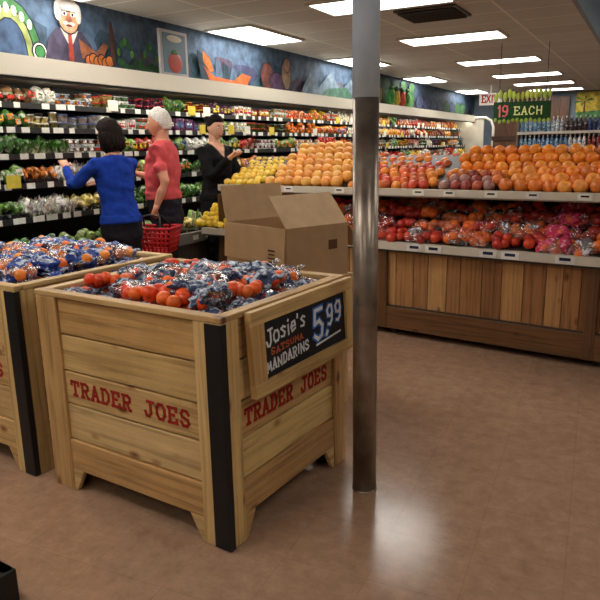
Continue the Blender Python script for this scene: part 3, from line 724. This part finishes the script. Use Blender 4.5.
# ---------------------------------------------------------------- people
def person(name,loc,yaw,H,shirt,pants,hair,arms,sleeve=1.0,female=False,style='short',headyaw=0,skin=(205,150,120),lean=0,build=1.0,hem=.93,nod=0):
    s=H/1.75; e=empty(name,Matrix.Translation(loc)@Matrix.Rotation(math.radians(yaw),4,'Z')@Matrix.Scale(s,4))
    src=MB(); wS=.93 if female else 1.0
    def T(p):
        p=Vector(p)
        if p.z>.95 and lean: 
            q=Matrix.Rotation(-lean,3,'X')@(p-Vector((0,0,.95))); return q+Vector((0,0,.95))
        return p
    def ring(sec,mat):
        n=20;V=[];F=[]
        for (z,rx,ry,yo) in sec:
            for k in range(n):
                t=2*math.pi*k/n; cx,sy=math.cos(t),math.sin(t)
                V.append(T((rx*math.copysign(abs(cx)**.85,cx),yo+ry*math.copysign(abs(sy)**.85,sy),z)))
        for i in range(len(sec)-1):
            for k in range(n): F.append((i*n+k,i*n+(k+1)%n,(i+1)*n+(k+1)%n,(i+1)*n+k))
        F.append(tuple(range(n-1,-1,-1))); F.append(tuple(range((len(sec)-1)*n,len(sec)*n)))
        src.add(V,F,(1,1,1),mat)
    b=build
    if female: tor=[(.87,.17*b,.12*b,-.01),(.95,.165*b,.12*b,-.01),(1.1,.135*b,.1*b,0),(1.22,.15*b,.115*b,.01),(1.33,.165*b,.118*b,.01),(1.42,.15*b,.08*b,-.01),(1.46,.085,.06,-.015)]
    else: tor=[(.87,.165*b,.115*b,0),(.95,.168*b,.125*b,.005),(1.08,.162*b,.13*b,.015),(1.25,.178*b,.128*b,.005),(1.36,.185*b,.115*b,-.005),(1.43,.155*b,.08*b,-.01),(1.47,.085,.06,-.015)]
    ring(tor,0)
    ring([(.70,.12,.1,-.01),(.8,.165*b,.12*b,-.01),(.9,.168*b,.122*b,-.008)],1)
    ring([(1.44,.058,.056,-.015),(1.5,.052,.054,-.008),(1.585,.05,.053,-.004)],2)
    for sx in (-1,1):
        src.tube([(sx*.085,0,.92),(sx*.09,.005,.72),(sx*.092,.015,.5),(sx*.095,-.012,.3),(sx*.095,-.01,.07)],[.092*b,.083*b,.062,.056,.047],(1,1,1),1,14)
        src.tube([(sx*.098,-.06,.045),(sx*.1,.03,.045),(sx*.105,.13,.035),(sx*.108,.18,.03)],[(.035,.04),(.042,.042),(.042,.032),(.03,.022)],(1,1,1),3,12)
    hands=[]
    for sx,(el,wr,curl) in zip((-1,1),arms):
        sh_=T((sx*.175*wS*b,-.005,1.40)); el=T(el); wr=T(wr)
        mid=sh_.lerp(el,.5)
        if sleeve<.95:
            cut=sh_.lerp(el,.72)
            src.tube([T((sx*.12*wS,-.005,1.385)),sh_,mid,cut],[.056,.058*b,.056*b,.053],(1,1,1),0,12)
            src.tube([mid,cut,el,el.lerp(wr,.35),wr],[.04,.043,.04,.04,.027],(1,1,1),2,12)
        else:
            src.tube([T((sx*.12*wS,-.005,1.385)),sh_,mid,el],[.056,.056*b,.05*b,.045],(1,1,1),0,12)
            src.tube([el,el.lerp(wr,.35),wr],[.044,.042,.033],(1,1,1),0,12)
        hands.append((sx,el,wr,curl))
    me=bpy.data.meshes.new('tmp'); me.from_pydata(src.V,[],src.F)
    ob=bpy.data.objects.new('tmp',me); sc.collection.objects.link(ob)
    rm=ob.modifiers.new('r','REMESH'); rm.mode='VOXEL'; rm.voxel_size=.011; rm.use_smooth_shade=True
    sm=ob.modifiers.new('s','SMOOTH'); sm.iterations=9; sm.factor=.5
    dg=bpy.context.evaluated_depsgraph_get(); nm=bpy.data.meshes.new_from_object(ob.evaluated_get(dg)); bpy.data.objects.remove(ob)
    bvh=BVHTree.FromPolygons(src.V,src.F)
    nm.materials.append(mCLOTH);nm.materials.append(mCLOTH);nm.materials.append(mSKIN);nm.materials.append(mBLACK)
    col={0:lin(*shirt),1:lin(*pants),2:lin(*skin),3:lin(28,26,26)}
    vc=[]
    for v in nm.vertices:
        _,_,fi,_=bvh.find_nearest(v.co); reg=src.M[fi]
        if reg in (0,1):
            if v.co.z<hem: reg=1
            elif v.co.z<hem+.22: reg=0
        k=1+.12*mnoise.noise(Vector((v.co.x*9,v.co.y*9,v.co.z*16)))
        c=col[reg]
        if reg==0 and female and v.co.y>.0 and v.co.z>1.3:
            bt=max(0,min(1,((v.co.z-1.335)*.6-abs(v.co.x))/.012+.5)); c=tuple(a_*(1-bt)+b2*bt for a_,b2 in zip(c,col[2]))
        vc.append((c[0]*k,c[1]*k,c[2]*k,1))
        if reg in (0,1):
            q=v.co.copy(); d=.011*mnoise.noise(Vector((q.x*8+q.z*5,q.y*8-q.z*4,q.z*15)))+.006*mnoise.noise(Vector((q.x*20,q.y*20,q.z*26)))
            v.co+=v.normal*(d+(.007 if hem<q.z<hem+.06 else 0))
    for p_ in nm.polygons:
        _,_,fi,_=bvh.find_nearest(p_.center); p_.material_index=src.M[fi]; p_.use_smooth=True
    a=nm.attributes.new('Col','FLOAT_COLOR','POINT'); a.data.foreach_set('color',np.array(vc,dtype=np.float32).ravel())
    nm.name='body'; bo=bpy.data.objects.new('body',nm); sc.collection.objects.link(bo); bo.parent=e
    hm=MB(); sk=lin(*skin)
    for sx,el,wr,curl in hands:
        d=(wr-el).normalized(); side=d.cross(Vector((0,0,1)))
        if side.length<.2: side=Vector((sx*1.0,0,0)).cross(d)
        side=side.normalized()*(-sx); nrm=d.cross(side).normalized()
        if nrm.z>0: nrm=-nrm
        hm.tube([wr-d*.02,wr+d*.02,wr+d*.055,wr+d*.085],[(.022,.026),(.03,.02),(.038,.015),(.036,.013)] if abs(d.cross(Vector((.13,.21,.97))).normalized().dot(side))>.7 else [(.026,.022),(.02,.03),(.015,.038),(.013,.036)],sk,0,12)
        for k,(o,l) in enumerate(((-.028,.062),(-.0095,.072),(.0095,.068),(.027,.053))):
            p0=wr+d*.078-side*o; c=curl*(1+.12*k)
            p1=p0+(d*math.cos(c*.5)+nrm*math.sin(c*.5))*l*.42; p2=p1+(d*math.cos(c*1.2)+nrm*math.sin(c*1.2))*l*.33; p3=p2+(d*math.cos(c*1.9)+nrm*math.sin(c*1.9))*l*.25
            hm.tube([p0-d*.012,p0,p1,p2,p3],[.0085,.009,.0085,.0075,.0055],sk,0,8)
        p0=wr+d*.025+side*.024; p1=p0+(d*.6+side*.7+nrm*.2).normalized()*.034; p2=p1+(d*.85+side*.2+nrm*.45*curl).normalized()*.028; p3=p2+(d*.9+nrm*.5*curl).normalized()*.02
        hm.tube([p0-side*.01,p0,p1,p2,p3],[.012,.012,.0105,.009,.0065],sk,0,8)
    hm.build('hands',[mSKIN],e)
    hp=T((0,.014,1.612)); HM=Matrix.Translation(hp)@Matrix.Rotation(math.radians(headyaw),4,'Z')@Matrix.Rotation(-lean*.8-nod,4,'X')
    he=MB(); v,f=I4; w=v.copy()
    w[:,0]*=.072; w[:,1]*=.092; w[:,2]*=.112
    lo=np.clip(-w[:,2]/.112,0,1); w[:,0]*=1-.32*lo**1.5; w[:,1]=np.where(w[:,1]<0,w[:,1]*(1-.45*lo),w[:,1]); w[:,1]+=.012*lo
    w[:,1]-=.010*np.exp(-((w[:,2]-.012)/.014)**2)*(w[:,1]>.05)*np.exp(-((np.abs(w[:,0])-.03)/.016)**2)
    he.add(w.tolist(),f,sk,0,smooth=True)
    def hel(c,r,col,mt=0,R=None): he.tmpl(I3,c,r,lin(*col) if max(col)>1 else col,mt,R)
    hel((0,.094,-.012),(.011,.018,.024),sk); hel((0,.104,-.028),(.014,.012,.010),sk)
    for sx in (-1,1):
        hel((sx*.03,.078,.012),(.013,.008,.0075),(235,232,225)); hel((sx*.03,.0845,.012),(.006,.003,.006),(40,26,20))
        hel((sx*.031,.084,.031),(.018,.005,.004),tuple(int(c*.7) for c in hair),2)
        hel((sx*.073,-.005,-.005),(.008,.018,.028),sk,0,Matrix.Rotation(sx*.25,4,'Z'))
    hel((0,.088,-.058),(.022,.007,.0045),(165,80,75)); hel((0,.088,-.066),(.018,.008,.005),(175,90,84))
    hc=lin(*hair)
    t=I4; off={'short':.010,'bob':.026,'bun':.009}[style]
    nv=[]
    for q in t[0]:
        x,y,z=q
        base=np.array([x*.073,y*.093,z*.113])
        hl=.5-.75*max(0,min(1,(.55-y)/.7)) if y>-.45 else (-.55 if style!='bob' else -.95)
        if style=='bob' and y<.3: hl=min(hl,-.75 if y<0.05 else .0)
        inside=max(0,min(1,(z-hl)/.12+.5))
        bumpn=mnoise.noise(Vector(q)*6)*.006+mnoise.noise(Vector((x*25,y*25,z*5)))*.003
        k=(1-.12*(1-inside))*(1+(off+bumpn)*inside/.09)
        nv.append(base*k+np.array([0,-.004,.005]))
    he.add([tuple(x) for x in nv],t[1],hc,2,smooth=True)
    if style=='bob':
        for i in range(15):
            a=math.pi*(.93+1.14*i/14.0); r0=.086
            x=r0*math.cos(a)*.92; y=r0*math.sin(a)-.005; wv=rnd.uniform(-.01,.01)
            he.tube([(x*.8,y*.8,.06),(x*1.05,y*1.05,-.0),(x*1.12+wv,y*1.1,-.05),(x*1.05-wv,y*1.05,-.09),(x*.8,y*.85,-.125)],[.018,.026,.026,.022,.008],jit(hc,.25),2,8)
        for i in range(14):
            he.tmpl(lumpy(I3,.3,2,i),(rnd.uniform(-.05,.05),rnd.uniform(-.07,.03),.07+rnd.uniform(0,.035)),(.032,.032,.026),jit(hc,.25),2)
    if style=='bun': he.tmpl(lumpy(I3,.2,3,2),(0,-.115,.05),(.038,.034,.04),hc,2)
    he.build('head',[mSKIN,mBLACK,mHAIR],e,M=HM)
    return e
person('man_in_red_polo_shirt',(-3.70,4.42,0),110,1.78,(205,84,88),(34,32,40),(222,218,210),
  [((-.255,-.10,1.15),(-.27,-.02,.955),1.9),((.24,.12,1.15),(.17,.30,1.2),.6)],sleeve=.5,style='short',headyaw=8,skin=(210,146,118),build=1.06,hem=1.0,nod=.08)
person('woman_in_blue_sweater',(-3.62,3.78,0),82,1.66,(26,58,150),(26,24,30),(30,21,19),
  [((-.26,.20,1.25),(-.19,.37,1.40),.5),((.24,.18,1.2),(.15,.38,1.25),.5)],sleeve=1,female=True,style='bob',headyaw=16,build=1.06,lean=.07,nod=.12)
person('woman_in_black_top',(-3.80,5.33,0),-104,1.76,(20,20,22),(22,22,26),(26,20,20),
  [((-.2,.1,1.14),(-.1,.32,1.2),.6),((.2,.16,1.16),(.14,.36,1.33),.6)],sleeve=1,female=True,style='bun',headyaw=0,skin=(214,164,138),build=1.05,nod=.2)
# shopping basket hanging from the man's near hand
bM=Matrix.Translation((-3.70,4.42,0))@Matrix.Rotation(math.radians(110),4,'Z')
e=empty('shopping_basket',bM@Matrix.Translation((-.30,.02,.60)))
m=MB(); rc=lin(186,28,36)
a0,b0,a1,b1,hh=.10,.16,.135,.205,.2
def rr(a,b_,z): return [(-a,-b_,z),(a,-b_,z),(a,b_,z),(-a,b_,z)]
m.box((0,0,.005),(2*a0,2*b0,.01),rc)
for k in range(6):
    f=k/5; a=a0+(a1-a0)*f; b_=b0+(b1-b0)*f; z=.01+hh*f*.97; q=rr(a,b_,z)+[rr(a,b_,z)[0]]
    for p0,p1 in zip(q[:-1],q[1:]): m.tube([p0,p1],.013 if k==5 else .008,rc,0,6)
for i in range(11):
    f=i/10*2-1
    for s_ in (-1,1):
        m.tube([(s_*a0,f*b0,0),(s_*a1,f*b1,hh)],.007,rc,0,6)
        m.tube([(f*a0,s_*b0,0),(f*a1,s_*b1,hh)],.007,rc,0,6)
for s_ in (-1,1): m.tube([(s_*a1,-.12,hh),(s_*.03,-.08,hh+.09),(s_*.012,-.0,hh+.105),(s_*.03,.08,hh+.09),(s_*a1,.12,hh)],.008,lin(30,30,30),0,8)
m.build('wire_and_handles',[mPAINT],e)

# ---------------------------------------------------------------- world, camera
w=bpy.data.worlds.new('World'); sc.world=w; w.use_nodes=True
w.node_tree.nodes['Background'].inputs[0].default_value=(.5,.55,.6,1); w.node_tree.nodes['Background'].inputs[1].default_value=.15
cam=bpy.data.cameras.new('camera'); co=bpy.data.objects.new('camera',cam); sc.collection.objects.link(co)
cam.sensor_width=36; cam.lens=36*650/600; cam.clip_start=.05; cam.clip_end=100
R=Matrix.Rotation(math.radians(28.5),4,'Z')@Matrix.Rotation(math.radians(90-13.2),4,'X')@Matrix.Rotation(math.radians(-1.1),4,'Z')
co.matrix_world=Matrix.Translation((0,0,1.42))@R
sc.camera=co
